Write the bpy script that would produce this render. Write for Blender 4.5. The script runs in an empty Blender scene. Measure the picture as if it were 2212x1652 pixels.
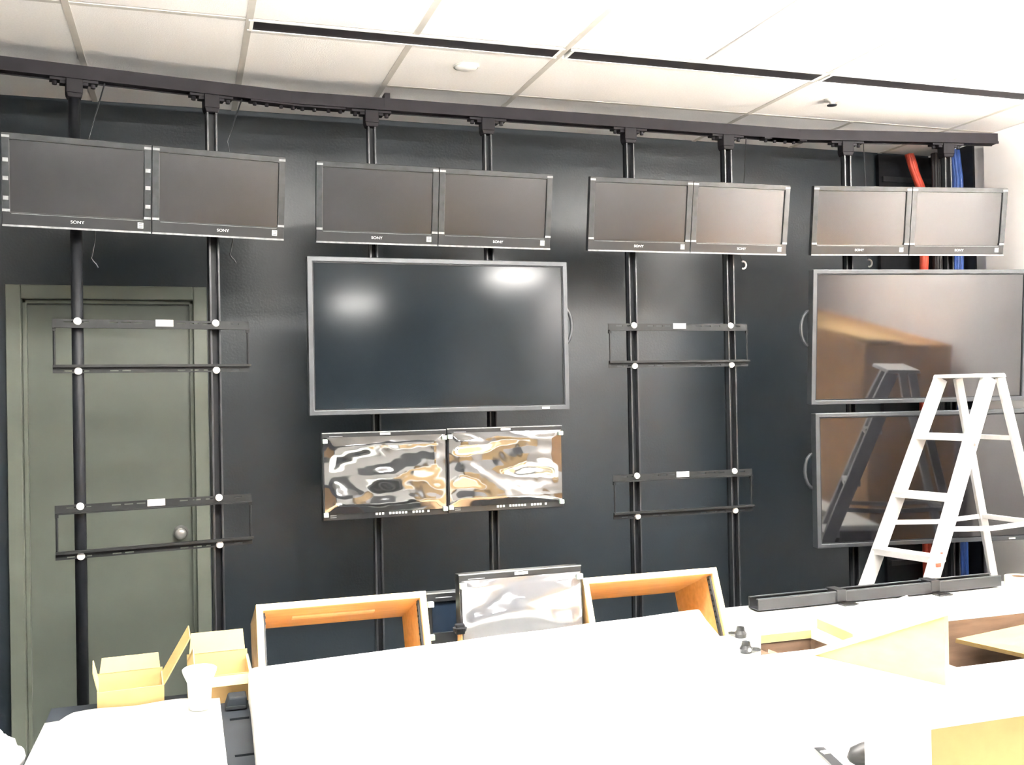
import bpy, bmesh, math, random
from mathutils import Vector, Matrix, noise
random.seed(7)
C = bpy.context.scene.collection
SC = bpy.context.scene

# ------------------------------------------------------------------ camera
YAW, PITCH, ROLL = 0.315136, 0.008135, -0.018593
CAM = Vector((0.8493, -4.9216, 1.58))
fw = Vector((math.sin(YAW)*math.cos(PITCH), math.cos(YAW)*math.cos(PITCH), math.sin(PITCH)))
r0 = Vector((math.cos(YAW), -math.sin(YAW), 0)); u0 = r0.cross(fw)
rt = math.cos(ROLL)*r0 + math.sin(ROLL)*u0
up = -math.sin(ROLL)*r0 + math.cos(ROLL)*u0
cd = bpy.data.cameras.new('camera'); cam = bpy.data.objects.new('camera', cd); C.objects.link(cam)
cd.sensor_fit = 'HORIZONTAL'; cd.sensor_width = 36; cd.lens = 36*2168.1/2212
cd.clip_start = 0.02
cam.matrix_world = Matrix(((rt.x, up.x, -fw.x, CAM.x), (rt.y, up.y, -fw.y, CAM.y), (rt.z, up.z, -fw.z, CAM.z), (0, 0, 0, 1)))
SC.camera = cam
# ------------------------------------------------------------------ world + exposure
w = bpy.data.worlds.new('world'); SC.world = w; w.use_nodes = True
w.node_tree.nodes['Background'].inputs[0].default_value = (0.9, 0.95, 1, 1)
w.node_tree.nodes['Background'].inputs[1].default_value = 0.15
SC.view_settings.view_transform = 'Standard'; SC.view_settings.look = 'None'
SC.view_settings.exposure = 2.9; SC.view_settings.gamma = 1; SC.view_settings.use_curve_mapping = False
LAMP_DOWN, LAMP_UP, LAMP_ROOM = 5.0, 58.0, 24.0

# ------------------------------------------------------------------ materials
MATS = {}
def mat(name, col, rough=.5, metal=0., spec=.5, noise_amt=0., scale=20., bump=0., bscale=60., emit=None, strength=0., coat=0., stretch=None, ior=None, alpha=None, col2=None):
    if name in MATS: return MATS[name]
    m = bpy.data.materials.new(name); m.use_nodes = True; nt = m.node_tree
    b = nt.nodes['Principled BSDF']
    b.inputs['Base Color'].default_value = (*col, 1); b.inputs['Roughness'].default_value = rough
    b.inputs['Metallic'].default_value = metal; b.inputs['Specular IOR Level'].default_value = spec
    if coat: b.inputs['Coat Weight'].default_value = coat; b.inputs['Coat Roughness'].default_value = .05
    if ior: b.inputs['IOR'].default_value = ior
    if alpha is not None: b.inputs['Alpha'].default_value = alpha
    if emit: b.inputs['Emission Color'].default_value = (*emit, 1); b.inputs['Emission Strength'].default_value = strength
    if noise_amt or bump:
        tc = nt.nodes.new('ShaderNodeTexCoord'); mp = nt.nodes.new('ShaderNodeMapping')
        nt.links.new(tc.outputs['Object'], mp.inputs['Vector'])
        if stretch: mp.inputs['Scale'].default_value = stretch
    if noise_amt:
        n = nt.nodes.new('ShaderNodeTexNoise'); n.inputs['Scale'].default_value = scale; n.inputs['Detail'].default_value = 4
        nt.links.new(mp.outputs['Vector'], n.inputs['Vector'])
        rp = nt.nodes.new('ShaderNodeValToRGB')
        c2 = col2 if col2 else [c*(1-noise_amt) for c in col]
        rp.color_ramp.elements[0].color = (*c2, 1); rp.color_ramp.elements[1].color = (*[min(1, c*(1+noise_amt*.5)) for c in col], 1)
        rp.color_ramp.elements[0].position = .3; rp.color_ramp.elements[1].position = .7
        nt.links.new(n.outputs['Fac'], rp.inputs['Fac']); nt.links.new(rp.outputs['Color'], b.inputs['Base Color'])
    if bump:
        n2 = nt.nodes.new('ShaderNodeTexNoise'); n2.inputs['Scale'].default_value = bscale; n2.inputs['Detail'].default_value = 3
        nt.links.new(mp.outputs['Vector'], n2.inputs['Vector'])
        bp = nt.nodes.new('ShaderNodeBump'); bp.inputs['Strength'].default_value = bump; bp.inputs['Distance'].default_value = .01
        nt.links.new(n2.outputs['Fac'], bp.inputs['Height']); nt.links.new(bp.outputs['Normal'], b.inputs['Normal'])
    MATS[name] = m
    return m
M_wallblack = mat('black_wall_paint', (.016, .0225, .029), .36, spec=.5, noise_amt=.12, scale=3, bump=.08, bscale=90)
M_black = mat('black_powdercoat', (.010, .011, .014), .5, spec=.25, noise_amt=.2, scale=30)
M_rail = mat('rail_black', (.012, .010, .013), .6, spec=.2, noise_amt=.25, scale=12)
M_strut = mat('strut_edge', (.035, .037, .042), .32, metal=.3, noise_amt=.25, scale=9)
M_bracket = mat('bracket_black', (.012, .013, .014), .55, spec=.25, noise_amt=.2, scale=40)
M_doorframe = mat('door_frame_green_grey', (.125, .140, .115), .45, noise_amt=.1, scale=6)
M_door = mat('door_leaf_green_grey', (.100, .114, .096), .42, noise_amt=.1, scale=4)
M_chrome = mat('brushed_chrome', (.6, .6, .58), .25, metal=.7)
M_bolt = mat('zinc_bolt', (.85, .85, .85), .35, metal=.2)
M_label = mat('white_sticker', (.88, .88, .86), .5, noise_amt=.04)
M_tile = mat('ceiling_tile', (.88, .855, .84), .9, noise_amt=.05, scale=120, bump=.15, bscale=200)
M_tbar = mat('ceiling_grid', (.56, .53, .49), .5, noise_amt=.05)
M_deck = mat('ceiling_deck', (.05, .05, .05), .9, noise_amt=.1)
M_slot = mat('slot_black', (.012, .009, .012), .6, noise_amt=.1)
M_white = mat('white_paint', (.82, .81, .80), .6, noise_amt=.03, scale=5)
M_wallw = mat('white_wall', (.86, .83, .82), .7, noise_amt=.04, scale=3)
M_wallgrey = mat('grey_room_wall', (.30, .29, .28), .8, noise_amt=.06, scale=2)
M_walldark = mat('dark_room_wall', (.06, .06, .065), .8, noise_amt=.06, scale=2)
M_floor = mat('carpet_dark', (.07, .075, .08), .95, noise_amt=.3, scale=150, bump=.3, bscale=300)
M_bezel = mat('bezel_black', (.014, .015, .017), .28, noise_amt=.1, scale=20)
M_bezelgrey = mat('bezel_grey', (.06, .065, .072), .35, metal=.3, noise_amt=.08, scale=20)
M_screen = mat('screen_matte', (.006, .009, .012), .11, spec=.45, noise_amt=.1, scale=3)
M_screenR = mat('screen_gloss', (.010, .010, .012), .06, spec=.95, noise_amt=.1, scale=3)
M_screenT = mat('screen_top_row', (.010, .010, .012), .2, spec=.95, noise_amt=.1, scale=3)
M_clear = mat('clear_tape', (.030, .033, .036), .2, spec=.6, noise_amt=.25, scale=30)
M_tapebit = mat('tape_corner', (.22, .23, .24), .3, noise_amt=.3, scale=60)
M_green = mat('foam_corner', (.50, .62, .54), .7, noise_amt=.1)
M_film = mat('crumpled_film', (.035, .037, .04), .07, spec=1.0, ior=2.4, noise_amt=.2, scale=6)
M_filmW = mat('white_film', (.12, .125, .14), .08, spec=1.0, ior=2.1, noise_amt=.15, scale=3)
M_screenblue = mat('screen_blue', (.012, .02, .035), .2, noise_amt=.1)
M_alu = mat('ladder_aluminium', (.74, .73, .72), .42, metal=.15, noise_amt=.06, scale=25)
M_redsticker = mat('red_sticker', (.75, .10, .06), .5, noise_amt=.1)
M_desk = mat('desk_white_laminate', (.78, .80, .79), .4, noise_amt=.03, scale=4)
M_cloth = mat('white_paper_cover', (.86, .86, .82), .75, noise_amt=.02, scale=6, bump=.05, bscale=8)
M_deskdark = mat('desk_black_top', (.026, .031, .039), .55, spec=.2, noise_amt=.15, scale=8)
M_woodin = mat('maple_inside', (.74, .46, .19), .45, noise_amt=.22, scale=5, stretch=(1, 8, 8), col2=(.66, .38, .14))
M_woodedge = mat('maple_edge', (.84, .68, .38), .5, noise_amt=.1, scale=12, stretch=(1, 6, 6))
M_plywood = mat('plywood', (.56, .46, .20), .5, noise_amt=.14, scale=5, stretch=(6, 1, 6))
M_tanboard = mat('tan_board', (.30, .20, .075), .6, noise_amt=.2, scale=6, stretch=(1, 6, 6))
M_darkwood = mat('dark_wood', (.16, .10, .065), .6, noise_amt=.25, scale=8, stretch=(1, 6, 6))
M_card = mat('cardboard', (.52, .34, .14), .8, noise_amt=.10, scale=14)
M_cardin = mat('cardboard_inside', (.58, .44, .20), .8, noise_amt=.08, scale=10)
M_cardbig = mat('cardboard_brown', (.42, .22, .08), .8, noise_amt=.15, scale=6)
M_paper = mat('white_paper', (.85, .85, .82), .7, noise_amt=.04)
M_red = mat('red_cable_jacket', (.62, .075, .04), .5, noise_amt=.15, scale=30)
M_blue = mat('blue_cable_jacket', (.03, .085, .32), .45, noise_amt=.2, scale=30)
M_blk = mat('black_cable_jacket', (.02, .02, .022), .5, noise_amt=.2, scale=30)
M_tapey = mat('masking_tape', (.78, .76, .50), .6, noise_amt=.06, scale=20)
M_lamp = mat('lamp_diffuser_down', (.9, .9, .9), .5, emit=(1, .985, .93), strength=LAMP_DOWN)
M_lampup = mat('lamp_diffuser_up', (.9, .9, .9), .5, emit=(1, .985, .93), strength=LAMP_UP)
M_lampfar = mat('lamp_diffuser_room', (.9, .9, .9), .5, emit=(1, .97, .92), strength=LAMP_ROOM)
M_plastic = mat('clear_plastic_wad', (.80, .79, .82), .4, noise_amt=.08, scale=20)

# ------------------------------------------------------------------ mesh helpers
class MB:
    def __init__(s): s.v = []; s.f = []
    def hexa(s, p):                       # 8 points: bottom ring then top ring
        n = len(s.v); s.v += [tuple(q) for q in p]
        s.f += [tuple(n+i for i in q) for q in ((3,2,1,0),(4,5,6,7),(0,1,5,4),(1,2,6,5),(2,3,7,6),(3,0,4,7))]
        return s
    def box(s, x0, x1, y0, y1, z0, z1):
        return s.hexa([(x0,y0,z0),(x1,y0,z0),(x1,y1,z0),(x0,y1,z0),(x0,y0,z1),(x1,y0,z1),(x1,y1,z1),(x0,y1,z1)])
    def beam(s, a, b, wid, thk, side=Vector((0, 0, 1))):   # bar of rectangular section from a to b
        a = Vector(a); b = Vector(b); d = (b-a).normalized()
        e = d.cross(Vector(side))
        if e.length < 1e-4: e = d.cross(Vector((1, 0, 0)))
        e.normalize(); g = e.cross(d).normalized()
        e = e*wid/2; g = g*thk/2
        return s.hexa([a-e-g, a+e-g, a+e+g, a-e+g, b-e-g, b+e-g, b+e+g, b-e+g])
    def cyl(s, a, b, r, seg=16, r2=None):
        a = Vector(a); b = Vector(b); d = (b-a).normalized(); r2 = r if r2 is None else r2
        e = d.cross(Vector((0, 0, 1)))
        if e.length < 1e-3: e = d.cross(Vector((1, 0, 0)))
        e.normalize(); g = d.cross(e)
        n = len(s.v)
        for k in range(seg):
            t = 2*math.pi*k/seg; o = e*math.cos(t)+g*math.sin(t)
            s.v.append(tuple(a+o*r)); s.v.append(tuple(b+o*r2))
        for k in range(seg):
            j = (k+1) % seg; s.f.append((n+2*k, n+2*j, n+2*j+1, n+2*k+1))
        s.f.append(tuple(n+2*k for k in reversed(range(seg)))); s.f.append(tuple(n+2*k+1 for k in range(seg)))
        return s
    def tube(s, pts, r, seg=8):
        pts = [Vector(q) for q in pts]; n = len(s.v); L = len(pts); ref = Vector((.31, .52, .8))
        for i, q in enumerate(pts):
            d = (pts[min(i+1, L-1)]-pts[max(i-1, 0)]).normalized()
            e = d.cross(ref).normalized(); g = d.cross(e)
            for k in range(seg):
                t = 2*math.pi*k/seg; s.v.append(tuple(q+(e*math.cos(t)+g*math.sin(t))*r))
        for i in range(L-1):
            for k in range(seg):
                j = (k+1) % seg; s.f.append((n+i*seg+k, n+i*seg+j, n+(i+1)*seg+j, n+(i+1)*seg+k))
        s.f.append(tuple(n+k for k in reversed(range(seg)))); s.f.append(tuple(n+(L-1)*seg+k for k in range(seg)))
        return s
    def lathe(s, prof, seg=32, c=(0, 0, 0)):
        n = len(s.v); L = len(prof)
        for k in range(seg):
            t = 2*math.pi*k/seg
            for r, z in prof: s.v.append((c[0]+r*math.cos(t), c[1]+r*math.sin(t), c[2]+z))
        for k in range(seg):
            j = (k+1) % seg
            for i in range(L-1): s.f.append((n+k*L+i, n+j*L+i, n+j*L+i+1, n+k*L+i+1))
        return s
    def prism(s, poly, dvec):             # poly: list of 3-D points, extruded by dvec
        n = len(s.v); L = len(poly); dv = Vector(dvec)
        s.v += [tuple(q) for q in poly] + [tuple(Vector(q)+dv) for q in poly]
        s.f.append(tuple(n+i for i in range(L))); s.f.append(tuple(n+L+i for i in reversed(range(L))))
        for i in range(L):
            j = (i+1) % L; s.f.append((n+j, n+i, n+L+i, n+L+j))
        return s
    def build(s, name, m, parent=None, bevel=0, smooth=False, loc=None):
        me = bpy.data.meshes.new(name); me.from_pydata(s.v, [], s.f)
        bm = bmesh.new(); bm.from_mesh(me); bmesh.ops.recalc_face_normals(bm, faces=bm.faces); bm.to_mesh(me); bm.free()
        me.materials.append(m)
        if smooth:
            for q in me.polygons: q.use_smooth = True
        o = bpy.data.objects.new(name, me); C.objects.link(o)
        if parent: o.parent = parent
        if loc: o.location = loc
        if bevel:
            b = o.modifiers.new('bevel', 'BEVEL'); b.width = bevel; b.segments = 2; b.limit_method = 'ANGLE'
        if smooth:
            pass
        return o
def grid_slab(xs, ys, z0, z1, holes, plane='xy'):
    """slab with rectangular holes; plane 'xy' horizontal, 'xz' upright (z0,z1 then are y)"""
    xs = sorted(set(xs+[h[0] for h in holes]+[h[1] for h in holes])); ys = sorted(set(ys+[h[2] for h in holes]+[h[3] for h in holes]))
    def solid(i, j):
        if i < 0 or j < 0 or i >= len(xs)-1 or j >= len(ys)-1: return False
        cx = (xs[i]+xs[i+1])/2; cy = (ys[j]+ys[j+1])/2
        return not any(h[0] < cx < h[1] and h[2] < cy < h[3] for h in holes)
    m = MB(); idx = {}
    def V(i, j, k):
        if (i, j, k) not in idx:
            idx[(i, j, k)] = len(m.v); z = z1 if k else z0
            m.v.append((xs[i], ys[j], z) if plane == 'xy' else (xs[i], z, ys[j]))
        return idx[(i, j, k)]
    for i in range(len(xs)-1):
        for j in range(len(ys)-1):
            if not solid(i, j): continue
            m.f.append((V(i,j,1), V(i+1,j,1), V(i+1,j+1,1), V(i,j+1,1))); m.f.append((V(i,j+1,0), V(i+1,j+1,0), V(i+1,j,0), V(i,j,0)))
            if not solid(i-1, j): m.f.append((V(i,j,0), V(i,j,1), V(i,j+1,1), V(i,j+1,0)))
            if not solid(i+1, j): m.f.append((V(i+1,j+1,0), V(i+1,j+1,1), V(i+1,j,1), V(i+1,j,0)))
            if not solid(i, j-1): m.f.append((V(i,j,0), V(i+1,j,0), V(i+1,j,1), V(i,j,1)))
            if not solid(i, j+1): m.f.append((V(i,j+1,1), V(i+1,j+1,1), V(i+1,j+1,0), V(i,j+1,0)))
    return m
def tag(o, label, cat, group=None):
    o['label'] = label; o['category'] = cat
    if group: o['group'] = group
    return o
def thing(name, label, cat, loc=(0, 0, 0), rz=0, group=None):
    o = bpy.data.objects.new(name, None); C.objects.link(o); o.location = loc; o.rotation_euler = (0, 0, rz); o.empty_display_size = .1
    return tag(o, label, cat, group)
def struct(o): o['kind'] = 'structure'; return o
def copy_tree(o, parent=None):
    c = o.copy(); C.objects.link(c); c.parent = parent
    for ch in list(o.children): copy_tree(ch, c)
    return c
def text_mesh(name, body, size, m, parent, loc, rot, extrude=.0006):
    cu = bpy.data.curves.new(name, 'FONT'); cu.body = body; cu.size = size; cu.extrude = extrude; cu.align_x = 'CENTER'; cu.align_y = 'CENTER'
    tmp = bpy.data.objects.new(name+'_tmp', cu); C.objects.link(tmp)
    dg = bpy.context.evaluated_depsgraph_get(); me = bpy.data.meshes.new_from_object(tmp.evaluated_get(dg))
    bpy.data.objects.remove(tmp); me.materials.clear(); me.materials.append(m)
    o = bpy.data.objects.new(name, me); C.objects.link(o); o.parent = parent; o.location = loc; o.rotation_euler = rot
    return o

# ------------------------------------------------------------------ room shell
HC = 2.933; X0 = .4803; T = .61; XR = 5.1; XL = -2.2; YB = -13.6
struct(MB().box(XL, XR, YB, .1, -.05, 0).build('floor', M_floor))
wb = MB()
DX0, DX1, DZ = .10, .953, 2.092                          # door frame outer size
wb.box(XL, DX0, 0, .12, 0, 3.0); wb.box(DX1, XR+.1, 0, .12, 0, 3.0); wb.box(DX0, DX1, 0, .12, DZ, 3.0)
struct(wb.build('wall_back', M_wallblack))
wr = MB(); wr.box(XR, XR+.1, YB, 0, 0, 3.0)
wr_o = struct(wr.build('wall_right', M_wallw))
MB().box(5.04, XR, -2.0, -.50, 0, 2.93).build('pilaster', M_wallw, wr_o)
struct(MB().box(XL-.1, XL, YB, .1, 0, 3.0).build('wall_left', M_walldark))
struct(MB().box(XL, XR, YB-.1, YB, 0, 3.0).build('wall_front', M_walldark))

# ceiling: deck, grid bars and single tiles
ceil = struct(MB().box(XL, XR, YB, 0, 2.975, 3.0).build('ceiling', M_deck))
tile_cache = {}
def tile(x0, x1, y0, y1):
    g = .011
    k = (round(x1-x0, 3), round(y1-y0, 3))
    if k not in tile_cache:
        a, b = k[0]/2-g, k[1]/2-g
        o = MB().box(-a, a, -b, b, 0, .018).build('ceiling_tile', M_tile, ceil); tile_cache[k] = o
    else:
        o = tile_cache[k].copy(); C.objects.link(o); o.parent = ceil
    o.location = ((x0+x1)/2, (y0+y1)/2, HC+random.uniform(-.0006, .0006))
bars = []
def bar_y(x, y0, y1): MB().box(x-.0125, x+.0125, y0, y1, HC-.002, HC+.016).build('grid_bar', M_tbar, ceil)
def bar_x(y, x0, x1): MB().box(x0, x1, y-.0115, y+.0115, HC-.001, HC+.016).build('grid_bar', M_tbar, ceil)
col = lambda k: max(XL, min(XR, X0+T*k))
A1, S1, S2 = -.5626, -1.1176, -1.2075
for k in range(-4, 1):
    tile(col(k), col(k+1), S2, 0)
tile(col(1), col(2), S1, 0)
tile(col(2), col(3), A1, 0); tile(col(2), col(3), S1, A1)
tile(col(3), col(5), A1, 0); tile(col(3), col(5), S1, A1)
tile(col(5), col(6), A1, 0); tile(col(6), col(7), A1, 0); tile(col(7), XR, A1, 0)
tile(col(5), col(7), S1, A1); tile(col(7), XR, S1, A1)
tile(4.71, XR, S2, S1)
for k in (-3, -2, -1, 0, 1, 2, 3, 5, 7): bar_y(col(k), S1 if k == 2 else S2-.012, 0)
bar_y(col(6), A1, 0)
bar_x(A1, col(2), XR); bar_x(S2, XL, col(1))
yr = S2-.012
row = 0
while yr > YB+.2:
    y1 = max(YB, yr-1.22)
    for k in range(-4, 8):
        if col(k+1)-col(k) > .05: tile(col(k), col(k+1), y1, yr)
    bar_x(y1, XL, XR)
    if row == 0:
        for k in (-3, -2, -1, 0, 1, 2, 3, 5, 7): bar_y(col(k), y1, yr)
    else:
        for k in range(-3, 8): bar_y(col(k), y1, yr)
    yr = y1; row += 1
for i, (a, b) in enumerate(((1.10, 2.293), (2.343, 3.517), (3.555, 4.70))):
    t = thing('slot_diffuser', ['black linear slot diffuser in the ceiling over the large television', 'black linear slot diffuser in the ceiling between two others', 'black linear slot diffuser in the ceiling next to white wall'][i], 'air diffuser', ((a+b)/2, (S1+S2)/2, HC), 0, 'slot diffusers in the ceiling')
    h = (b-a)/2
    MB().box(-h, h, -.045, .045, -.003, .03).build('slot_channel', M_slot, t)
    for s in (-1, 1): MB().box(-h-.012, h+.012, s*.050-.005, s*.050+.005, -.005, .02).build('flange', M_white, t)
    for s in (-1, 1): MB().box(s*h-.006, s*h+.006, -.045, .045, -.005, .02).build('end_cap', M_white, t)
# disc fittings in the tiles
t = thing('ceiling_speaker', 'flat round white cover plate in the ceiling tile above the television', 'ceiling fitting', (1.982, -.909, HC-.012))
MB().lathe([(0, 0), (.036, 0), (.046, .004), (.05, .012), (0, .012)], 32).build('cover', M_white, t, smooth=True)
MB().lathe([(.05, .006), (.055, .008), (.055, .012), (.05, .012)], 32).build('rim', M_tbar, t, smooth=True)
t = thing('sprinkler_head', 'small grey metal sprinkler head hanging from the ceiling tile', 'sprinkler', (3.79, -.88, HC-.03))
MB().lathe([(0, .03), (.035, .03), (.035, .024), (.012, .018), (.012, .006), (0, .006)], 20).build('escutcheon', M_tbar, t, smooth=True)
MB().lathe([(0, 0), (.022, 0), (.024, .004), (0, .006)], 16).build('deflector', M_strut, t, smooth=True)

# door in the black wall
d = struct(thing('door_1', 'grey green painted door in a matching frame behind the rack', 'door'))
fr = MB(); fwid = .062
fr.box(DX0, DX0+fwid, -.02, .10, 0, DZ); fr.box(DX1-fwid, DX1, -.02, .10, 0, DZ); fr.box(DX0+fwid, DX1-fwid, -.02, .10, DZ-fwid, DZ)
fr.build('door_frame', M_doorframe, d, bevel=.004)
st = MB(); st.box(DX0+fwid, DX0+fwid+.018, .022, .10, 0, DZ-fwid); st.box(DX1-fwid-.018, DX1-fwid, .022, .10, 0, DZ-fwid); st.box(DX0+fwid, DX1-fwid, .022, .10, DZ-fwid-.018, DZ-fwid)
st.build('door_stop', M_doorframe, d, bevel=.003)
MB().box(DX0+fwid+.018, DX1-fwid-.018, .05, .09, .005, DZ-fwid-.02).build('door_leaf', M_door, d)
kn = MB().lathe([(0, 0), (.034, 0), (.034, .006), (.014, .012), (.013, .03), (.022, .036), (.027, .048), (.025, .060), (.012, .066), (0, .067)], 28)
kn.v = [(x, -z, y) for x, y, z in kn.v]
kn.build('door_knob', M_chrome, d, smooth=True, loc=(.822, .05, .945))

# ------------------------------------------------------------------ rack frames (plan: concave, three straight runs)
FRM = {'L': ((1.28, -.63), math.radians(9.2)), 'C': ((2.5, -.62), 0.), 'R': ((3.78, -.61), math.radians(-9.6))}
def fpt(fr, u, v=0., z=0.):
    (ox, oy), t = FRM[fr]; return Vector((ox+u*math.cos(t)+v*math.sin(t), oy+u*math.sin(t)-v*math.cos(t), z))
def rthing(name, label, cat, fr, u, v, z, group=None, extra=0.): return thing(name, label, cat, fpt(fr, u, v, z), FRM[fr][1]+extra, group)

rail = thing('overhead_rail', 'long black ceiling rail carrying the upright support poles', 'rail')
def rail_run(a, b):
    a = Vector(a); b = Vector(b); m = MB()
    m.beam(a+Vector((0, 0, 2.828)), b+Vector((0, 0, 2.828)), .05, .050)
    d = (b-a).normalized(); n = Vector((d.y, -d.x, 0))
    for s in (-1, 1): m.beam(a+n*.0275*s+Vector((0, 0, 2.806)), b+n*.0275*s+Vector((0, 0, 2.806)), .006, .012)
    m.build('rail_section', M_rail, rail)
RA, RB, RCp, RD = fpt('L', -3.2), Vector((1.29, -.626, 0)), Vector((3.77, -.612, 0)), fpt('R', 1.075)
rail_run(RA, RB); rail_run(RB, RCp); rail_run(RCp, RD)
MB().box(-.012, .012, -.03, .03, 2.80, 2.875).build('joint_lug', M_rail, rail, loc=(1.70, -.62, 0))
for fr_, u in (('L', -.06), ('C', -1.08), ('C', 1.17), ('C', 1.21)):
    sp = MB()
    c = fpt(fr_, u)
    tt = FRM[fr_][1]; dx = Vector((math.cos(tt), math.sin(tt), 0))
    sp.beam(c-dx*.10+Vector((0, 0, 2.797)), c+dx*.10+Vector((0, 0, 2.797)), .05, .008)
    pl = sp.build('splice_plate', M_rail, rail)
    if u == 1.21: continue
    for q in (-.08, -.03, .03, .08):
        MB().cyl(c+dx*q+Vector((0, 0, 2.782)), c+dx*q+Vector((0, 0, 2.793)), .008, 8).build('bolt', M_rail, pl)

# upright poles
def make_pole(label, fr, u, w_=.042, round_=False):
    t = rthing('support_pole', label, 'pole', fr, u, 0, 0, 'upright support poles of the screen rack')
    if round_:
        MB().cyl((0, 0, .01), (0, 0, 2.76), .0215, 20).build('tube', M_black, t, smooth=True)
    else:
        MB().box(-w_/2, w_/2, .008, .022, .01, 2.76).build('channel_web', M_black, t)
        for s in (-1, 1):
            MB().box(s*w_/2-(.008 if s > 0 else 0), s*w_/2+(0 if s > 0 else .008), -.02, .008, .01, 2.76).build('channel_flange', M_strut, t, bevel=.0015)
    # clamp that hangs the pole from the rail
    cl = MB(); cl.box(-.03, .03, -.03, .03, 2.745, 2.799)
    cl.hexa([(-.024, -.026, 2.728), (.024, -.026, 2.728), (.024, .026, 2.728), (-.024, .026, 2.728), (-.03, -.03, 2.745), (.03, -.03, 2.745), (.03, .03, 2.745), (-.03, .03, 2.745)])
    c = cl.build('rail_clamp', M_rail, t, bevel=.003)
    fl = MB(); fl.box(-.085, .085, -.024, .024, 2.789, 2.7985); fl.box(-.05, .05, -.02, .02, 2.778, 2.79)
    f2 = fl.build('clamp_flange', M_rail, t)
    for s in (-1, 1): MB().cyl((s*.068, 0, 2.775), (s*.068, 0, 2.79), .009, 8).build('bolt', M_rail, f2)
    MB().box(-.07, .07, -.06, .06, 0, .01).build('base_plate', M_black, t)
    return t
make_pole('round black pole in front of the grey green door', 'L', -.828, round_=True)
make_pole('black channel pole beside the knob side of the door', 'L', -.317)
make_pole('black channel pole behind the large television, on its door side', 'C', -.868, .036)
make_pole('black channel pole showing below the two film-covered monitors', 'C', -.345, .036)
make_pole('black channel pole holding empty brackets, the one nearer the large television', 'C', .35, .042)
make_pole('black channel pole holding empty brackets, the one nearer the stacked televisions', 'C', .868, .042)
make_pole('black channel pole behind the two stacked televisions, on their handle side', 'R', .255, .038)
make_pole('black channel pole behind the two stacked televisions, on the wall side', 'R', .80, .038)

# empty TV brackets
def make_bracket(label, fr, uc, zt, lab_u, kinds):
    t = rthing('tv_bracket', label, 'bracket', fr, uc, .028, 0, 'empty television brackets on the poles')
    W = .732
    slots = []
    for c in (-.31, -.255, -.15, -.105, -.06, .10, .15, .2, .31):
        slots.append((c-.016, c+.016, zt-.013, zt-.008))
    u = grid_slab([-W/2, W/2], [zt-.03, zt], -.004, 0, slots, 'xz')
    u.box(-W/2, W/2, -.02, -.004, zt-.034, zt-.030)
    u.build('upper_rail', M_bracket, t)
    zl = zt-.205
    slots = [(c-.016, c+.016, zl+.006, zl+.011) for c in (-.31, -.255, -.15, -.105, .10, .15, .2, .31)]
    l = grid_slab([-W/2, W/2], [zl, zl+.022], -.004, 0, slots, 'xz')
    l.box(-W/2, W/2+.004, -.02, 0, zl+.022, zl+.032)
    l.build('lower_rail', M_bracket, t)
    for s in (-1, 1):
        MB().cyl((s*(W/2-.006), -.006, zl+.03), (s*(W/2-.006), -.006, zt-.03), .0045, 8).build('side_rod', M_bracket, t)
        MB().box(s*(W/2-.006)-.006, s*(W/2-.006)+.006, -.012, 0, zt-.046, zt-.03).build('rod_end', M_bracket, t)
    for pu in kinds:
        for z in (zt-.008, zl+.008):
            b = MB().cyl((pu-uc, -.005, z), (pu-uc, -.011, z), .0125, 14)
            o = b.build('bolt', M_bolt, t)
            MB().cyl((pu-uc, -.0005, z), (pu-uc, -.0048, z), .0145, 14).build('washer', M_bolt, o)
            MB().box(pu-uc-.01, pu-uc+.01, 0, .0065, z-.012, z+.012).build('spacer', M_bracket, t)
    lb = MB().box(lab_u-uc-.033, lab_u-uc+.033, -.0065, -.0042, zt-.024, zt+.002)
    lb.build('label_plate', M_label, t)
make_bracket('empty black bracket across the upper half of the door', 'L', -.552, 1.882, -.515, (-.83, -.318))
make_bracket('empty black bracket level with the door knob', 'L', -.552, 1.180, -.556, (-.83, -.316))
make_bracket('empty black bracket beside the large television', 'C', .58, 1.882, .58, (.345, .855))
make_bracket('empty black bracket low on the poles, beside the film-covered monitors', 'C', .589, 1.181, .582, (.345, .86))

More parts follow.
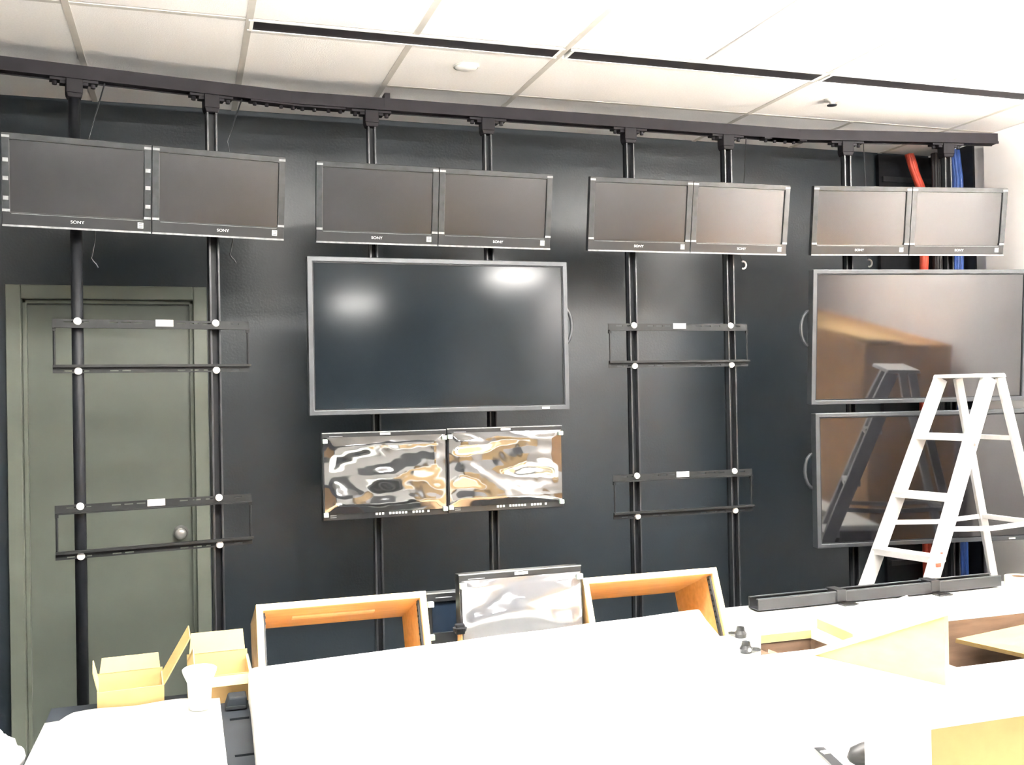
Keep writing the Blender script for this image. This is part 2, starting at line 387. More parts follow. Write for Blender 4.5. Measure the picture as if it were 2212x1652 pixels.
# ------------------------------------------------------------------ top row of small TVs
ORD = ['first', 'second', 'third', 'fourth', 'fifth', 'sixth', 'seventh', 'last']
TILT = math.radians(9)
def small_tv(i, P, Q, sq):
    """P, Q: lower corners (plan x, y) of one set"""
    P = Vector((P[0], P[1], 0)); Q = Vector((Q[0], Q[1], 0)); W = (Q-P).length; H = .333
    ang = math.atan2(Q.y-P.y, Q.x-P.x)
    t = thing('television', ORD[i]+' small black television in the top row, counted from the door end', 'television', ((P.x+Q.x)/2, (P.y+Q.y)/2, 2.207), ang, 'small televisions along the top row')
    h = W/2-.002
    def put(o): o.rotation_euler = (TILT, 0, 0); return o
    put(grid_slab([-h, h], [0, H], 0, .03, [(-h+.026, h-.026, .052, H-.024)], 'xz').build('bezel', M_bezel, t, bevel=.002))
    put(MB().box(-h+.024, h-.024, .006, .02, .05, H-.022).build('screen', M_screenT, t))
    put(MB().hexa([(-h+.03, .03, .03), (h-.03, .03, .03), (h-.09, .07, .08), (-h+.09, .07, .08), (-h+.03, .03, H-.03), (h-.03, .03, H-.03), (h-.09, .07, H-.08), (-h+.09, .07, H-.08)]).build('back_shell', M_bezel, t))
    put(MB().box(-.05, .05, .06, .09 if 1 < i < 6 else .105, .12, .22).build('mount_arm', M_bracket, t))
    put(MB().box(-h, h, -.003, .001, 0, .007).build('lower_lip', M_tapebit, t))
    # protective film strips along the edges
    for s in (-1, 1):
        put(MB().box(s*h-(.024 if s > 0 else 0), s*h+(0 if s > 0 else .024), -.0016, -.0003, .05, H-.004).build('film_strip', M_clear, t))
    put(MB().box(-h+.024, h-.024, -.0016, -.0003, H-.022, H-.002).build('film_strip', M_clear, t))
    rr = random.Random(i)
    for sx in (-1, 1):
        for sz in (0, 1):
            x = sx*(h-.013); z = .057 if sz == 0 else H-.014
            put(MB().box(x-.013, x+.013, -.0028, -.0017, z-.004, z+.005).build('tape', M_tapebit, t))
    if i == 0:
        for x in (-h+.012, h-.012):
            for z in (.10, .17, .235): put(MB().box(x-.009, x+.009, -.003, -.0017, z-.006, z+.008).build('tape', M_tapebit, t))
    put(MB().box(-h+.03, h-.03, -.0012, 0, .046, .0475).build('bezel_line', M_tapebit, t))
    lg = MB()
    o = text_mesh('logo', 'SONY', .0155, M_label, t, (0, 0, 0), (math.pi/2+TILT, 0, 0))
    o.scale = (1.15, 1, 1); o.location = (0.012 if sq else -.005, -.0012*math.cos(TILT)-math.sin(TILT)*.027, .027*math.cos(TILT))
    s = put(MB().box(h-.048, h-.028, -.0022, -.0006, .018, .04).build('energy_sticker', M_label, t))
    for z in (.0235, .030, .0355):
        put(MB().box(h-.045, h-.031, -.0026, -.0021, z-.001, z+.001).build('sticker_line', M_black, s))
pairs = [((.231, -.925), (1.242, -.760)), ((1.372, -.735), (2.415, -.708)), ((2.594, -.708), (3.618, -.735)), ((3.741, -.755), (4.745, -.925))]
n = 0
for (P, Q) in pairs:
    Mx = ((P[0]+Q[0])/2, (P[1]+Q[1])/2)
    for a, b in ((P, Mx), (Mx, Q)):
        small_tv(n, a, b, n % 2); n += 1

# ------------------------------------------------------------------ large TVs
def big_tv(label, fr, uc, zc, bez, scr, tilt, handle, W=1.14, H=.655, v=.14):
    t = rthing('television', label, 'television', fr, uc, v, 0, 'large televisions')
    rot = (tilt, 0, 0)
    def put(o): o.rotation_euler = rot; o.location = (0, 0, zc); return o
    b = .021; h = W/2; g = H/2
    fr_ = grid_slab([-h, h], [-g, g], -.004, .05, [(-h+b, h-b, -g+b, g-b)], 'xz')
    put(fr_.build('bezel', bez, t, bevel=.003))
    put(MB().box(-h+b-.002, h-b+.002, .004, .04, -g+b-.002, g-b+.002).build('screen', scr, t))
    put(grid_slab([-h+b-.001, h-b+.001], [-g+b-.001, g-b+.001], .0005, .0035, [(-h+b+.005, h-b-.005, -g+b+.005, g-b-.005)], 'xz').build('inner_edge', M_black, t))
    put(MB().box(-h+.06, h-.06, .05, .09, -g+.06, g-.06).build('back_shell', M_bezel, t))
    for s in (-.27, .27): put(MB().box(s-.02, s+.02, .088, .112, -.1, .1).build('mount_arm', M_bracket, t))
    put(MB().box(h-.13, h-.095, -.0055, -.0038, -g+.006, -g+.014).build('maker_badge', M_label, t))
    # carrying handle at the rear edge
    sx = handle; pts = []
    for k in range(9):
        a = -math.pi/2+math.pi*k/8
        pts.append((sx*(h-.008+.045*math.cos(a)), .045, .045+.085*math.sin(a)))
    put(MB().tube(pts, .008, 8).build('carry_handle', M_bezelgrey, t, smooth=True))
    return t
big_tv('large grey framed television on the rack above two film-covered monitors', 'C', -.598, 1.8195, M_bezelgrey, M_screen, 0, 1)
tr = big_tv('upper of two stacked large televisions behind the ladder', 'R', .555, 1.81, M_bezelgrey, M_screenR, math.radians(4.6), -1, v=.148)
tr = big_tv('lower of two stacked large televisions behind the ladder', 'R', .565, 1.115, M_bezelgrey, M_screenR, math.radians(.5), -1)

# ------------------------------------------------------------------ broadcast monitors under film
def film(name, W, H, seed, m, parent, loc, amp=.007, rot=None):
    nx, nz = 70, 48; me = MB()
    for j in range(nz+1):
        for i in range(nx+1):
            x = (i/nx-.5)*W; z = (j/nz-.5)*H
            e = min(i, nx-i)/6; f = min(j, nz-j)/5; k = min(1, e, f)
            y = noise.noise(Vector((x*4+seed*7.3, z*10, seed)))*1.3+noise.noise(Vector((x*8+seed, z*17+3, seed*2.1)))*.25
            y += .08*noise.noise(Vector((x*24+z*9, z*30, seed*5.)))
            me.v.append((x, -.004-amp*k*(y+.5), z))
    for j in range(nz):
        for i in range(nx):
            a = j*(nx+1)+i; me.f.append((a, a+1, a+nx+2, a+nx+1))
    o = me.build(name, m, parent, smooth=True); o.location = loc
    if rot: o.rotation_euler = rot
    return o
def monitor(label, seed, loc, rz, W=.532, H=.365, tilt=0., filmmat=None, scr=None, group=None, amp=.007, buttons=True):
    t = thing('studio_monitor', label, 'monitor', loc, rz, group)
    h = W/2-.001; b = .018; bt = .036; tp = .03
    def put(o): o.rotation_euler = (tilt, 0, 0); return o
    put(grid_slab([-h, h], [0, H], 0, .045, [(-h+b, h-b, bt, H-tp)], 'xz').build('bezel', M_bezel, t, bevel=.002))
    put(MB().box(-h+b-.002, h-b+.002, .01, .03, bt-.002, H-tp+.002).build('screen', scr or M_screen, t))
    put(MB().box(-h+.02, h-.02, .045, .0795, .03, H-.03).build('back_shell', M_bezel, t))
    put(MB().box(-h, h, -.0015, .0, H-.004, H).build('top_edge', M_tapebit, t))
    if filmmat:
        f = film('protective_film', W-2*.008, H-bt-tp+.02, seed, filmmat, t, (0, 0, 0), amp)
        f.rotation_euler = (tilt, 0, 0)
        zc = (bt+H-tp)/2; f.location = (0, -math.sin(tilt)*zc-.001, math.cos(tilt)*zc)
    for sx in (-1, 1):
        for z in (bt-.012, H-tp-.006):
            x = sx*(h-.011); put(MB().box(x-.010, x+.010, -.018, .0, z-.008, z+.010).build('foam_corner', M_green, t, bevel=.002))
    put(MB().box(-.022, .022, -.0025, 0, H-.015, H-.006).build('maker_badge', M_label, t))
    put(MB().box(-h+.03, -h+.085, -.0015, 0, H-.018, H-.0155).build('model_text', M_tapebit, t))
    if buttons:
        us = [.02+.0135*k for k in range(3)]+[.078+.0135*k for k in range(6)]+[.178+.0135*k for k in range(4)]+[.243]
        s = W/.532
        for q in us:
            x = (q-.072+.01)*s
            put(MB().box(x-.0045, x+.0045, -.0028, 0, .014, .023).build('button', M_label, t))
        for z in (.012, .02): put(MB().box(-h+.03, -h+.055, -.0018, 0, z-.0015, z+.0015).build('rating_text', M_tapebit, t))
    return t
mt = monitor('film-wrapped studio monitor under the large television, on its door side', 1, fpt('C', -.849, .10, 1.054), 0, filmmat=M_film)
mt = monitor('film-wrapped studio monitor under the large television, on its ladder side', 2, fpt('C', -.315, .10, 1.057), 0, filmmat=M_film)

# small loose hardware on the wall behind
for i, (x, z, lab) in enumerate(((3.453, 2.173, 'white curled cable end hanging behind the poles with empty brackets'), (4.143, 2.19, 'white curled cable end hanging above the stacked televisions'))):
    m = MB(); pts = []
    for k in range(14):
        a = -1.9+3.9*k/13
        pts.append((.016*math.cos(a), 0, .018*math.sin(a)))
    pts = [(-.02, .05, .22), (-.014, .03, .06), (-.012, .0, .0)]+pts
    m.tube(pts[3:], .0045, 6)
    t = thing('cable_end', lab, 'cable', (x, -.615 if i == 0 else -.671, z))
    m.build('white_sleeve', M_label, t, smooth=True)
    MB().tube([(-.005, 0, .017), (-.02, .0, .06), (.0, .0, .2), (.03 if i == 0 else -.02, 0, 2.798-z)], .002, 6).build('black_lead', M_blk, t, smooth=True)
for x, y, z, lab in ((.512, -.754, 2.142, 'loose grey cable dangling beside the round pole above the door'), (1.03, -.671, 2.18, 'loose grey cable end dangling beside the channel pole near the door')):
    m = MB(); pts = [(.01*math.sin(k*1.1)+.012*k/10, .0, .5-.05*k if k < 9 else .05-.012*(k-9)) for k in range(14)]; pts = [(.06, 0, 2.798-z+.06)]+pts
    m.tube(pts, .003, 6)
    tag(m.build('loose_cable', M_strut, None, smooth=True, loc=(x, y, z-.06)), lab, 'cable')

# corner riser with cable bundles
t = thing('cable_tray', 'black vertical cable tray in the corner by the white wall', 'cable tray', (5.0, 0, 0))
MB().box(-.28, .1, -.03, -.004, 0, 2.92).build('tray_back', M_black, t)
MB().box(.085, .098, -.37, -.03, 0, 2.92).build('tray_side', M_black, t)
for k in range(9): MB().box(-.26, .08, -.045, -.03, .2+.32*k, .23+.32*k).build('rung', M_strut, t)
def bundle(name, lab, m, pts, nstr, r, spread, seed):
    rr = random.Random(seed); t = thing(name, lab, 'cable', pts[0])
    base = Vector(pts[0])
    for s in range(nstr):
        a = 2*math.pi*s/nstr; rad = spread*(.4+.6*rr.random())
        ox, oy = math.cos(a)*rad, math.sin(a)*rad*.6
        P = []
        for i in range(len(pts)-1):
            A, B = Vector(pts[i]), Vector(pts[i+1])
            for q in range(5):
                f = q/5; P.append(A.lerp(B, f)-base+Vector((ox+.006*noise.noise(Vector((s, i+f, seed))), oy, 0)))
        P.append(Vector(pts[-1])-base+Vector((ox, oy, 0)))
        MB().tube(P, r, 7).build('cable', m, t, smooth=True)
bundle('red_cable_bundle', 'thick bundle of red cables bending down from the ceiling corner', M_red, [(4.84, -.15, 2.90), (4.875, -.15, 2.80), (4.93, -.15, 2.68), (4.945, -.15, 2.5), (4.925, -.15, 2.2), (4.93, -.12, 1.4), (4.93, -.12, .02)], 7, .014, .022, 3)
bundle('black_cable_bundle', 'bundle of black cables in the corner tray between red and blue', M_blk, [(4.985, -.20, 2.90), (4.99, -.20, 2.5), (4.99, -.18, 1.5), (4.99, -.18, .02)], 8, .012, .026, 5)
bundle('blue_cable_bundle', 'bundle of blue network cables beside the white wall', M_blue, [(5.03, -.29, 2.90), (5.04, -.30, 2.75), (5.04, -.30, 2.5), (5.035, -.28, 1.5), (5.035, -.28, .02)], 9, .012, .030, 9)

# ------------------------------------------------------------------ step ladder
L = thing('step_ladder', 'white aluminium step ladder standing in front of stacked televisions', 'ladder')
Zt = 1.60
def lp(a, b, z): a = Vector(a); b = Vector(b); f = (Zt-z)/Zt; return a.lerp(b, f)
FFt, FFb = (4.245, -1.04, Zt), (3.545, -.985, 0.012)      # far front rail
NFt, NFb = (4.310, -1.27, Zt), (3.63, -1.345, 0.012)      # near front rail
FRt, FRb = (4.345, -1.04, Zt), (4.70, -.985, 0.012)       # far rear rail
NRt, NRb = (4.375, -1.27, Zt), (4.74, -1.345, 0.012)      # near rear rail
def lrail(nm, a, b, wid, thk):
    m = MB(); m.beam(a, b, wid, thk, (0, 1, 0))
    o = m.build(nm, M_alu, L, bevel=.003)
    d = (Vector(b)-Vector(a)).normalized(); e = Vector(b)
    MB().box(e.x-.04, e.x+.04, e.y-.022, e.y+.022, 0, .03).build('rubber_foot', M_black, o)
    return o
lrail('front_rail', FFt, FFb, .066, .022); nf = lrail('front_rail', NFt, NFb, .072, .024)
lrail('rear_rail', FRt, FRb, .042, .02); lrail('rear_rail', NRt, NRb, .042, .02)
MB().hexa([(4.222, -1.288, Zt), (4.396, -1.288, Zt), (4.385, -1.022, Zt), (4.212, -1.022, Zt), (4.227, -1.284, Zt+.018), (4.391, -1.284, Zt+.018), (4.38, -1.026, Zt+.018), (4.217, -1.026, Zt+.018)]).build('top_cap', M_alu, L, bevel=.004)
for z in (1.335, 1.07, .81, .545, .28):
    a = lp(FFt, FFb, z); b = lp(NFt, NFb, z)
    s = MB(); s.hexa([(a.x-.04, a.y, z-.018), (b.x-.04, b.y, z-.018), (b.x+.045, b.y, z-.018), (a.x+.045, a.y, z-.018), (a.x-.04, a.y, z+.012), (b.x-.04, b.y, z+.012), (b.x+.045, b.y, z+.012), (a.x+.045, a.y, z+.012)])
    s.build('step', M_alu, L, bevel=.002)
for z in (1.32, .93, .55):
    a = lp(FRt, FRb, z); b = lp(NRt, NRb, z)
    MB().beam(a, b, .03, .022).build('rear_bar', M_alu, L, bevel=.002)
for A, B, E_, F in ((FFt, FFb, FRt, FRb), (NFt, NFb, NRt, NRb)):
    a = lp(A, B, .93); b = lp(E_, F, .93); mid = (a+b)/2+Vector((0, 0, -.012))
    MB().beam(a, mid, .022, .006, (0, 1, 0)).build('spreader', M_alu, L); MB().beam(mid, b, .022, .006, (0, 1, 0)).build('spreader', M_alu, L)
for z, m, s in ((.785, M_redsticker, .026), (.835, M_redsticker, .010), (.86, M_label, .012)):
    c = lp(NFt, NFb, z)
    MB().box(c.x-s/2, c.x+s/2, c.y-.0165, c.y-.0125, z-s*.3, z+s*.3).build('warning_sticker', m, nf)
for z in (1.36, 1.30):
    c = lp(NFt, NFb, z); MB().cyl((c.x+.01, c.y-.012, z), (c.x+.01, c.y-.018, z), .007, 10).build('rivet', M_chrome, nf)

# ------------------------------------------------------------------ console desk
ZD = .76
desk = thing('console_desk', 'long white laminate console desk with rectangular cutouts', 'desk')
HOLE1 = (2.42, 2.84, -2.235, -2.008); HOLE2 = (2.95, 4.22, -2.56, -1.985)
TUR1 = (1.028, 1.555, -2.0, -1.615); TUR2 = (2.055, 2.565, -2.0, -1.615)
top = grid_slab([1.0, 4.36], [-3.6, -1.615], ZD-.032, ZD, [HOLE1, HOLE2, TUR1, TUR2])
top.build('desktop', M_desk, desk)
tl = grid_slab([.50, 1.0], [-3.6, -2.0], ZD-.032, ZD, [(.945, .993, -2.28, -2.262), (.945, .993, -2.55, -2.535)])
tl.build('black_desktop', M_deskdark, desk)
for nm, bx in (('end_panel', (.50, .53, -3.55, -2.05)), ('end_panel', (4.33, 4.36, -3.55, -1.65)), ('back_panel', (.53, 1.0, -2.08, -2.05)), ('back_panel', (1.0, 4.33, -1.70, -1.68)), ('divider', (2.58, 2.61, -3.5, -1.70)), ('divider', (1.60, 1.63, -3.5, -1.70))):
    z1 = ZD-.033 if nm != 'back_panel' else ZD-.26
    MB().box(bx[0], bx[1], bx[2], bx[3], 0, z1).build(nm, M_darkwood, desk)
def well(hx, depth, name_far='well_wall'):
    x0, x1, y0, y1 = hx
    MB().box(x0, x1, y1, y1+.010, ZD-depth, ZD-.033).build('well_far_wall', M_darkwood, desk)
    MB().box(x1, x1+.018, y0, y1, ZD-depth, ZD-.033).build('well_side_wall', M_darkwood, desk)
    MB().box(x0, x1, y0, y1, ZD-depth-.018, ZD-depth).build('well_bottom', M_black, desk)
well(HOLE1, .20); well(HOLE2, .26)
# maple lipping round the small cutout
MB().box(HOLE1[0], HOLE1[1], HOLE1[3]-.004, HOLE1[3], ZD-.03, ZD-.004).build('cutout_lipping', M_plywood, desk)

# paper covered raised deck in front
cov = MB()
far = []
N = 40
A_, B_ = Vector((1.012, -2.126)), Vector((2.448, -1.953))
for k in range(N+1):
    f = k/N; q = A_.lerp(B_, f); far.append((q.x, q.y+.006*noise.noise(Vector((f*9, 1, 2)))))
right = [(2.45, -1.965), (2.40, -2.10), (2.325, -2.33), (2.24, -2.55), (2.05, -3.06), (1.9, -3.5)]
left = [(.965, -3.5), (.976, -2.87), (.99, -2.45), (.996, -2.26), (.996, -2.18), (.998, -2.152), (1.004, -2.135)]
outline = far+right+left
cov.prism([(x, y, ZD) for x, y in outline], (0, 0, .09))
o = cov.build('paper_covered_deck', M_cloth, None, bevel=.010); tag(o, 'large flat deck under white paper in front of the wooden turrets', 'covered deck')
for p_ in o.data.polygons: p_.use_smooth = False
# white sheet over the black desk section
sh = MB(); nx, ny = 26, 30
xa, xb, ya, yb = .50, .925, -3.3, -2.125
for j in range(ny+1):
    for i in range(nx+1):
        fx, fy = i/nx, j/ny
        x = xa+(xb-xa)*fx; y = ya+(yb-ya)*fy+.02*math.sin(fx*2.2)-.03*max(0, .3-fx)
        z = ZD+.018+.006*noise.noise(Vector((x*7, y*6, 4)))
        if fx < .15: z -= (.15-fx)**2*4; x -= .02*(1-fy)
        z = max(z, ZD+.003)
        sh.v.append((x, y, z))
for j in range(ny):
    for i in range(nx):
        a = j*(nx+1)+i; sh.f.append((a, a+1, a+nx+2, a+nx+1))
o = sh.build('paper_sheet', M_cloth, None, smooth=True); tag(o, 'white paper sheet spread over the black end of the desk', 'paper sheet')
sm = o.modifiers.new('thick', 'SOLIDIFY'); sm.thickness = .002

# wooden rack turrets (open boxes tilted up towards the operator)
def turret(label, x0, x1, gone=False):
    W = x1-x0; t = thing('rack_turret', label, 'cabinet', ((x0+x1)/2, -1.885, .967), 0, 'wooden rack turrets on the desk')
    tl_ = math.radians(-22.5); h = W/2; F = .27; Dp = .30; th = .020
    def put(o): o.rotation_euler = (tl_, 0, 0); return o
    # local: x across, y depth (away), z up; origin at top front edge
    put(MB().box(-h, h, .004, Dp, -th, 0).build('top_board', M_woodin, t, bevel=.001))
    put(MB().box(-h, h, .004, Dp, -F, -F+th).build('bottom_board', M_woodin, t, bevel=.001))
    for s in (-1, 1):
        sb = put(MB().box(s*h-(th if s > 0 else 0), s*h+(0 if s > 0 else th), .004, Dp, -F+th, -th).build('side_board', M_woodin, t, bevel=.001))
        put(MB().box(s*(h-th-.003)-.003, s*(h-th-.003)+.003, .012, .032, -F+th+.01, -th-.004).build('rack_strip', M_bezelgrey, t))
        for k in range(9):
            z = -th-.015-.018*k; put(MB().box(s*(h-th-.0065)-.0012, s*(h-th-.0065)+.0012, .018, .026, z-.003, z+.003).build('rack_hole', M_black, t))
    fr = grid_slab([-h, h], [-F, 0], -.004, .004, [(-h+th, h-th, -F+th, -th)], 'xz')
    put(fr.build('front_edging', M_woodedge, t, bevel=.0015))
    if not gone: put(MB().box(-h*.55, h*.45, .12, .15, -th-.006, -th-.0005).build('cleat', M_woodedge, t))
turret('open maple rack turret beside the cardboard cartons', 1.037, 1.546)
turret('open maple rack turret partly behind the film-covered desk monitor', 2.066, 2.556, True)

# desk monitors
monitor('film-covered monitor propped upright on the desk between the wooden turrets', 5, (1.849, -1.93, ZD+.006), math.radians(1), W=.412, H=.25, tilt=math.radians(-4), filmmat=M_filmW, group=None, amp=.012, buttons=False)
monitor('dark blue screened monitor on the desk behind the film-covered one', 6, (1.768, -1.75, ZD+.005), 0, W=.375, H=.165, tilt=math.radians(-3), scr=M_screenblue, buttons=False)
# cable clamp at the side of the propped monitor
t = thing('desk_clamp', 'small dark clamp beside the propped desk monitor', 'clamp', (1.632, -1.965, ZD))
MB().cyl((0, 0, 0), (0, 0, .09), .008, 10).build('post', M_cardbig, t)
MB().box(-.014, .014, -.012, .012, .085, .115).build('jaw', M_black, t, bevel=.003)
MB().lathe([(0, 0), (.02, .004), (.022, .014), (0, .02)], 14, (0, 0, .09)).build('knob', M_black, t)

# ------------------------------------------------------------------ cartons at the door end of the desk
def plate(m, a, b, c, d_, th):           # quad a,b,c,d thickened along its normal
    a, b, c, d_ = map(Vector, (a, b, c, d_)); nrm = (b-a).cross(d_-a).normalized()*th
    m.hexa([a, b, c, d_, a+nrm, b+nrm, c+nrm, d_+nrm]); return m
def carton(label, loc, rz, W, D, H, flaps, Hb=None, lowfront=None):
    t = thing('cardboard_carton', label, 'carton', loc, rz); th = .004; Hb = Hb or H; Hf = lowfront or H
    h, g = W/2, D/2
    MB().box(-h, h, -g, g, 0, th).build('bottom', M_card, t)
    MB().box(-h, h, g-th, g, th, Hb).build('back_wall', M_cardin, t)
    MB().box(-h, h, -g, -g+th, th, Hf).build('front_wall', M_card, t)
    for s in (-1, 1):
        x = s*(h-th/2)
        m = MB(); m.hexa([(x-th/2, -g+th, th), (x+th/2, -g+th, th), (x+th/2, g-th, th), (x-th/2, g-th, th), (x-th/2, -g+th, Hf), (x+th/2, -g+th, Hf), (x+th/2, g-th, H), (x-th/2, g-th, H)])
        m.build('side_wall', M_cardin, t)
    for side, ln, ang in flaps:          # ang: 0 = straight up, 90 = folded outwards flat
        ca, sa = math.cos(math.radians(ang)), math.sin(math.radians(ang)); m = MB()
        if side == 'b': plate(m, (-h+.006, g-.002, Hb), (h-.006, g-.002, Hb), (h-.01, g+ln*sa, Hb+ln*ca), (-h+.012, g+ln*sa, Hb+ln*ca), .003)
        if side == 'f': plate(m, (-h+.006, -g+.002, Hf), (h-.006, -g+.002, Hf), (h-.01, -g-ln*sa, Hf+ln*ca), (-h+.01, -g-ln*sa, Hf+ln*ca), .003)
        if side == 'l': plate(m, (-h+.001, -g+.006, Hf), (-h+.001, g-.006, H), (-h-ln*sa, g-.01, H+ln*ca), (-h-ln*sa, -g+.01, Hf+ln*ca), .003)
        if side == 'r': plate(m, (h-.001, -g+.006, Hf), (h-.001, g-.006, H), (h+ln*sa, g-.01, H+ln*ca), (h+ln*sa, -g+.01, Hf+ln*ca), .003)
        m.build('flap', M_cardin if side != 'r' else M_card, t)
    return t
carton('small open carton with raised flaps on the black end of the desk', (.700, -2.055, ZD), math.radians(4), .165, .075, .075, [('b', .04, 8), ('l', .05, 12), ('r', .135, 30)], Hb=.085, lowfront=.055)
carton('open carton wedged against the wooden turret', (.925, -2.072, ZD), math.radians(2), .16, .10, .10, [('b', .055, 12), ('l', .035, -25), ('f', .03, 150)], Hb=.115, lowfront=.075)
cup = MB().lathe([(r_*.86, z_*.95) for r_, z_ in [(0, 0), (.030, 0), (.033, .03), (.036, .07), (.048, .095), (.050, .105), (.046, .108), (.043, .10), (.034, .07), (0, .06)]], 28)
tag(cup.build('foam_cup', M_paper, None, smooth=True, loc=(.874, -2.215, ZD+.022)), 'white flared foam cup standing in front of the open carton', 'cup')
# black equipment lid by the sheet
t = thing('equipment_lid', 'black moulded equipment lid between the white sheet and paper deck', 'lid', (.958, -2.168, ZD))
MB().hexa([(-.022, -.03, 0), (.034, -.03, 0), (.034, .035, 0), (-.022, .035, 0), (-.012, -.025, .032), (.034, -.025, .032), (.034, .03, .032), (-.012, .03, .032)]).build('shell', M_deskdark, t, bevel=.004)
MB().box(-.02, .03, -.036, -.031, .004, .012).build('latch', M_bezelgrey, t)

# plastic wad on a tall carton at the floor
tc_ = thing('cardboard_carton', 'tall closed carton on the floor below the plastic wad', 'carton', (.20, -2.45, 0))
MB().box(-.24, .24, -.25, .25, 0, .66).build('body', M_card, tc_)
MB().box(-.03, .03, -.25, .25, .66, .662).build('packing_tape', M_tapey, tc_)
me = bpy.data.meshes.new('plastic_wad'); bm = bmesh.new(); bmesh.ops.create_icosphere(bm, subdivisions=4, radius=.1)
for v in bm.verts:
    n_ = noise.noise(v.co*22)*.02+noise.noise(v.co*50)*.012; v.co += v.co.normalized()*n_; v.co.x *= 1.0; v.co.z *= .85
zmin = min(v.co.z for v in bm.verts)
for v in bm.verts: v.co.z -= zmin
bm.to_mesh(me); bm.free(); me.materials.append(M_plastic)
o = bpy.data.objects.new('plastic_wad', me); C.objects.link(o); o.location = (.38, -2.40, .663); tag(o, 'crumpled wad of translucent white plastic wrap near the door', 'plastic wrap')

# ------------------------------------------------------------------ things on the right half of the desk
t = thing('strut_channel', 'long black metal strut channel lying along the far desk edge', 'channel', (3.37, -1.69, ZD), math.radians(1))
MB().box(-.56, .56, -.030, .030, .006, .010).build('web', M_black, t)
for s in (-1, 1): MB().box(-.56, .56, s*.030-.003, s*.030+.003, .006, .045).build('side', M_bezel, t, bevel=.001)
for s in (-1, 1): MB().box(-.56, .56, s*.026-.006, s*.026+.006, .045, .048).build('lip', M_bezelgrey, t)
for i, u in enumerate((-.20, .235)):
    c = MB().box(u-.022, u+.022, -.036, .036, .010, .054).build('clamp', M_bezel, t, bevel=.003)
    MB().box(u-.018, u+.045, -.075, -.036, .0, .006).build('clamp_foot', M_bezel, c)
t = thing('plywood_cheek', 'triangular plywood side panel standing on the desk beside the cutouts', 'panel')
P1, P2, P3 = Vector((2.655, -2.30, ZD)), Vector((2.795, -2.69, ZD)), Vector((2.792, -2.695, ZD+.188))
nn = Vector((.38, .13, 0)).normalized()*.02
MB().prism([P1, P2, P3], nn).build('cheek', M_plywood, t)
dd = (P3-P1).normalized(); upv = nn.normalized().cross(dd)
if upv.z < 0: upv = -upv
a, b = P1+dd*.003-nn*.35, P3+dd*.02-nn*.35
MB().prism([a, b, b+upv*.011, a+upv*.011], nn*1.7).build('upper_ply', M_woodedge, t)
MB().prism([a+upv*.012, b-dd*.03+upv*.012, b-dd*.03+upv*.02, a+upv*.018], nn*1.7).build('upper_ply', M_woodedge, t)
t = thing('wood_block', 'pale flat wooden block lying beside the small desk cutout', 'block', (2.935, -2.13, ZD), math.radians(-6))
MB().box(-.085, .085, -.12, .105, 0, .036).build('block_body', M_woodedge, t, bevel=.001)
MB().box(-.087, -.0845, -.119, .104, .002, .034).build('end_grain', M_plywood, t)
# loose boards in the cutouts
m = MB(); plate(m, (2.52, -2.20, .60), (2.62, -2.21, .58), (2.74, -2.05, .67), (2.65, -2.04, .71), .012)
tag(m.build('loose_board', M_darkwood), 'dark brown board lying inside the small desk cutout', 'board')
m = MB(); plate(m, (3.44, -2.004, .655), (3.62, -2.15, .615), (4.215, -2.36, .56), (4.215, -2.004, .715), .016)
tag(m.build('loose_board', M_tanboard), 'tan plywood board leaning inside the large desk cutout', 'board')
m = MB(); plate(m, (2.36, -2.30, ZD+.001), (2.485, -2.27, ZD+.001), (2.645, -2.015, ZD+.001), (2.48, -2.015, ZD+.001), .008)
tag(m.build('white_board', M_desk), 'thin white board overlapping the small desk cutout, with clips on it', 'board')
def clip(label, loc, rz):
    t = thing('spring_clip', label, 'clip', loc, rz)
    MB().lathe([(0, 0), (.018, 0), (.020, .012), (.014, .022), (.012, .034), (0, .036)], 16).build('clip_body', M_bezel, t)
    MB().beam((0, 0, .012), (.045, -.004, .006), .014, .008).build('clip_arm', M_bezel, t)
    MB().cyl((0, -.021, .012), (0, -.017, .012), .006, 10).build('pin', M_chrome, t)
clip('small black fitting standing on the thin white board', (2.545, -2.055, ZD+.010), 2.0)
clip('black fitting lying at the corner of the small desk cutout', (2.462, -2.225, ZD+.010), 0)
for i, (x, y) in enumerate(((3.06, -1.80), (3.42, -1.76), (3.20, -1.80))):
    me_ = MB(); me_.hexa([(-.03, -.012, 0), (.025, -.015, 0), (.03, .012, 0), (-.02, .014, 0), (-.026, -.01, .012), (.02, -.012, .004), (.026, .010, .016), (-.018, .012, .005)])
    tag(me_.build('paper_scrap', M_paper, None, loc=(x, y, ZD)), ['crumpled white paper scrap by the clamp nearer the turrets', 'crumpled white paper scrap by the clamp nearer the tape roll', 'crumpled white paper scrap midway between the two channel clamps'][i], 'paper scrap', 'paper scraps along the strut channel')
t = thing('tape_roll', 'roll of pale yellow masking tape at the far desk edge', 'tape roll', (4.03, -1.70, ZD))
MB().lathe([(.028, 0), (.052, 0), (.053, .002), (.053, .034), (.052, .036), (.028, .036), (.028, 0)], 36).build('tape', M_tapey, t, smooth=False)
MB().lathe([(.025, .001), (.028, .001), (.028, .035), (.025, .035), (.025, .001)], 36).build('core', M_darkwood, t)
MB().cyl((-.012, -.0525, .018), (-.012, -.0545, .018), .007, 12).build('mark', M_black, t)

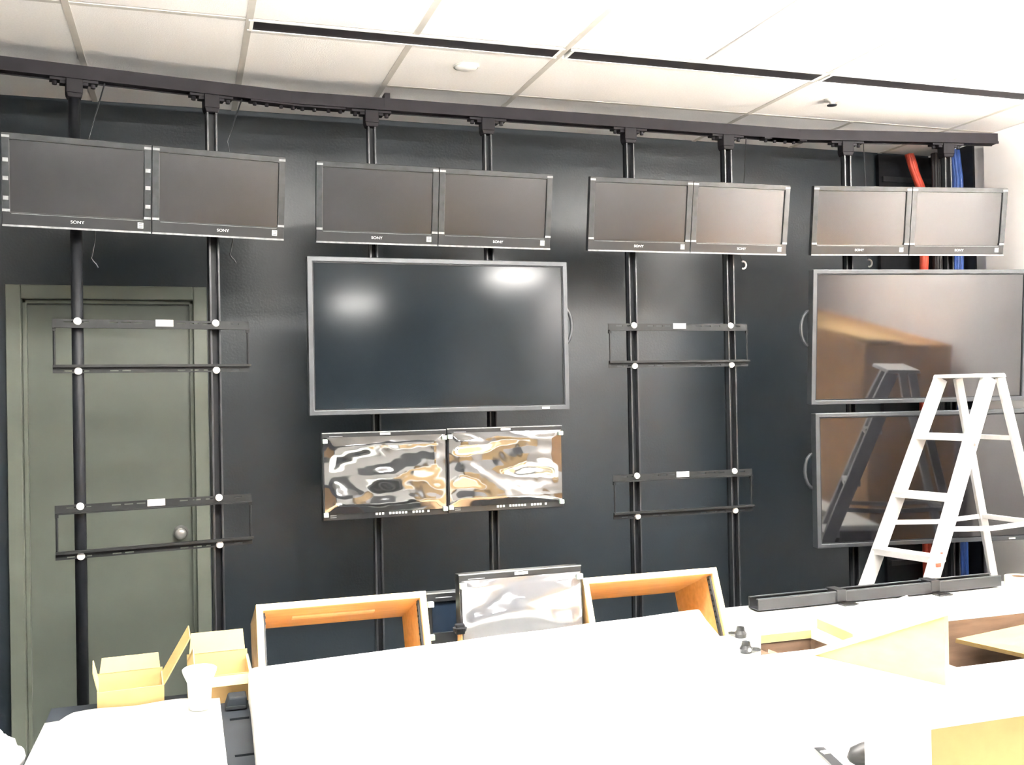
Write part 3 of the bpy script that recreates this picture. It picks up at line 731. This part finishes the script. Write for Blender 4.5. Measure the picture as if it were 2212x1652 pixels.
# near right: carton with a white board on top, strap and pouch
t = thing('cardboard_carton', 'large carton on the desk under a white board', 'carton', (2.50, -3.30, ZD), 0)
MB().box(-.29, .55, -.02, .18, 0, .155).build('body', M_card, t)
MB().box(-.012, -.002, -.0215, -.0202, .0, .155).build('seam', M_cardin, t)
MB().box(-.2925, -.2902, -.02, .18, 0, .155).build('white_end', M_paper, t)
m = grid_slab([2.085, 3.1], [-3.335, -3.14], ZD+.156, ZD+.166, [])
o = m.build('white_board', M_desk, None, bevel=.002); tag(o, 'white board lying on top of the large carton', 'board')
t = thing('metal_strap', 'grey metal strap lying on the desk by the black pouch', 'strap', (2.165, -3.07, ZD))
MB().beam((.012, .07, .012), (-.02, -.06, .012), .024, .006).build('strap_bar', M_strut, t)
MB().box(-.002, .016, .028, .045, .0152, .017).build('strap_label', M_label, t)
MB().box(-.03, .03, -.07, .07, 0, .009).build('strap_pad', M_paper, t)
m = MB().lathe([(0, 0), (.038, 0), (.046, .012), (.038, .03), (.015, .04), (0, .04)], 20)
m.v = [(x*1.0, y*.6, z) for x, y, z in m.v]
tag(m.build('black_pouch', M_blk, None, smooth=True, loc=(2.245, -3.075, ZD)), 'small black fabric pouch on the desk next to carton', 'pouch')

# ------------------------------------------------------------------ lights
def pendant(label, x0, x1, y, z):
    t = thing('pendant_light', label, 'light', ((x0+x1)/2, y, z), 0, 'pendant lights over the desk'); h = (x1-x0)/2
    MB().box(-h, h, -.09, .09, -.02, .03).build('housing', M_white, t)
    MB().box(-h+.02, h-.02, -.08, .08, -.024, -.021).build('lower_diffuser', M_lamp, t)
    MB().box(-h+.02, h-.02, -.08, .08, .031, .034).build('upper_diffuser', M_lampup, t)
    for s in (-1, 1): MB().cyl((s*(h-.2), 0, .03), (s*(h-.2), 0, HC-z), .003, 6).build('suspension_wire', M_chrome, t)
    return t
pendant('long white pendant light hanging crosswise over the console desk', .3, 2.9, -2.9, 2.62)
p2 = pendant('long out-of-view pendant light added to brighten the white wall', -1.2, 1.2, 0, 2.62)
p2.location = (4.28, -3.0, 2.62); p2.rotation_euler = (0, 0, math.pi/2)  # extra pendant out of view, added to wash the white wall with light
def troffer(x, y, lab, s=.29):
    t = thing('ceiling_light', lab, 'light', (x, y, HC), 0, 'recessed ceiling lights')
    MB().box(-s, s, -s, s, -.006, -.001).build('diffuser', M_lampfar, t)
    MB().box(-s-.01, s+.01, -s-.01, s+.01, -.0008, .0).build('frame', M_white, t)
troffer(4.55, -7.75, 'square recessed ceiling light by the white wall far behind')
troffer(3.3, -11.6, 'square recessed ceiling light at the far dark end')

# big cartons along the white wall, seen as reflections
t = thing('cardboard_carton', 'very large brown television carton standing along the white wall', 'carton', (4.72, -3.9, 0))
MB().box(-.24, .30, -1.4, 1.72, 0, 1.62).build('body', M_cardbig, t)
for y0, y1 in ((-1.39, .14), (.16, 1.71)):
    plate(MB(), (-.23, y0, 1.621), (.02, y0, 1.621), (.02, y1, 1.645), (-.23, y1, 1.645), .004).build('flap', M_card, t)

# props added in the dark room behind the camera, only to reflect in the screens
t = thing('reflection_cabinet', 'low white cabinet added in the room behind for screen reflections', 'cabinet', (2.6, -8.6, 0))
MB().box(-1.3, 1.0, -.25, .25, 0, 1.35).build('body', M_white, t)
for k in range(4): MB().box(-1.28+.57*k, -.74+.57*k, .25, .27, .06, 1.30).build('door', M_white, t)
t = thing('cardboard_carton', 'brown carton added beside the white cabinet for screen reflections', 'carton', (4.2, -8.4, 0))
MB().box(-.45, .45, -.3, .3, 0, 1.45).build('body', M_card, t)
t = thing('cardboard_carton', 'wide brown carton added on the dark side for screen reflections', 'carton', (-.2, -7.6, 0))
MB().box(-.9, .9, -.3, .3, 0, 1.4).build('body', M_cardbig, t)
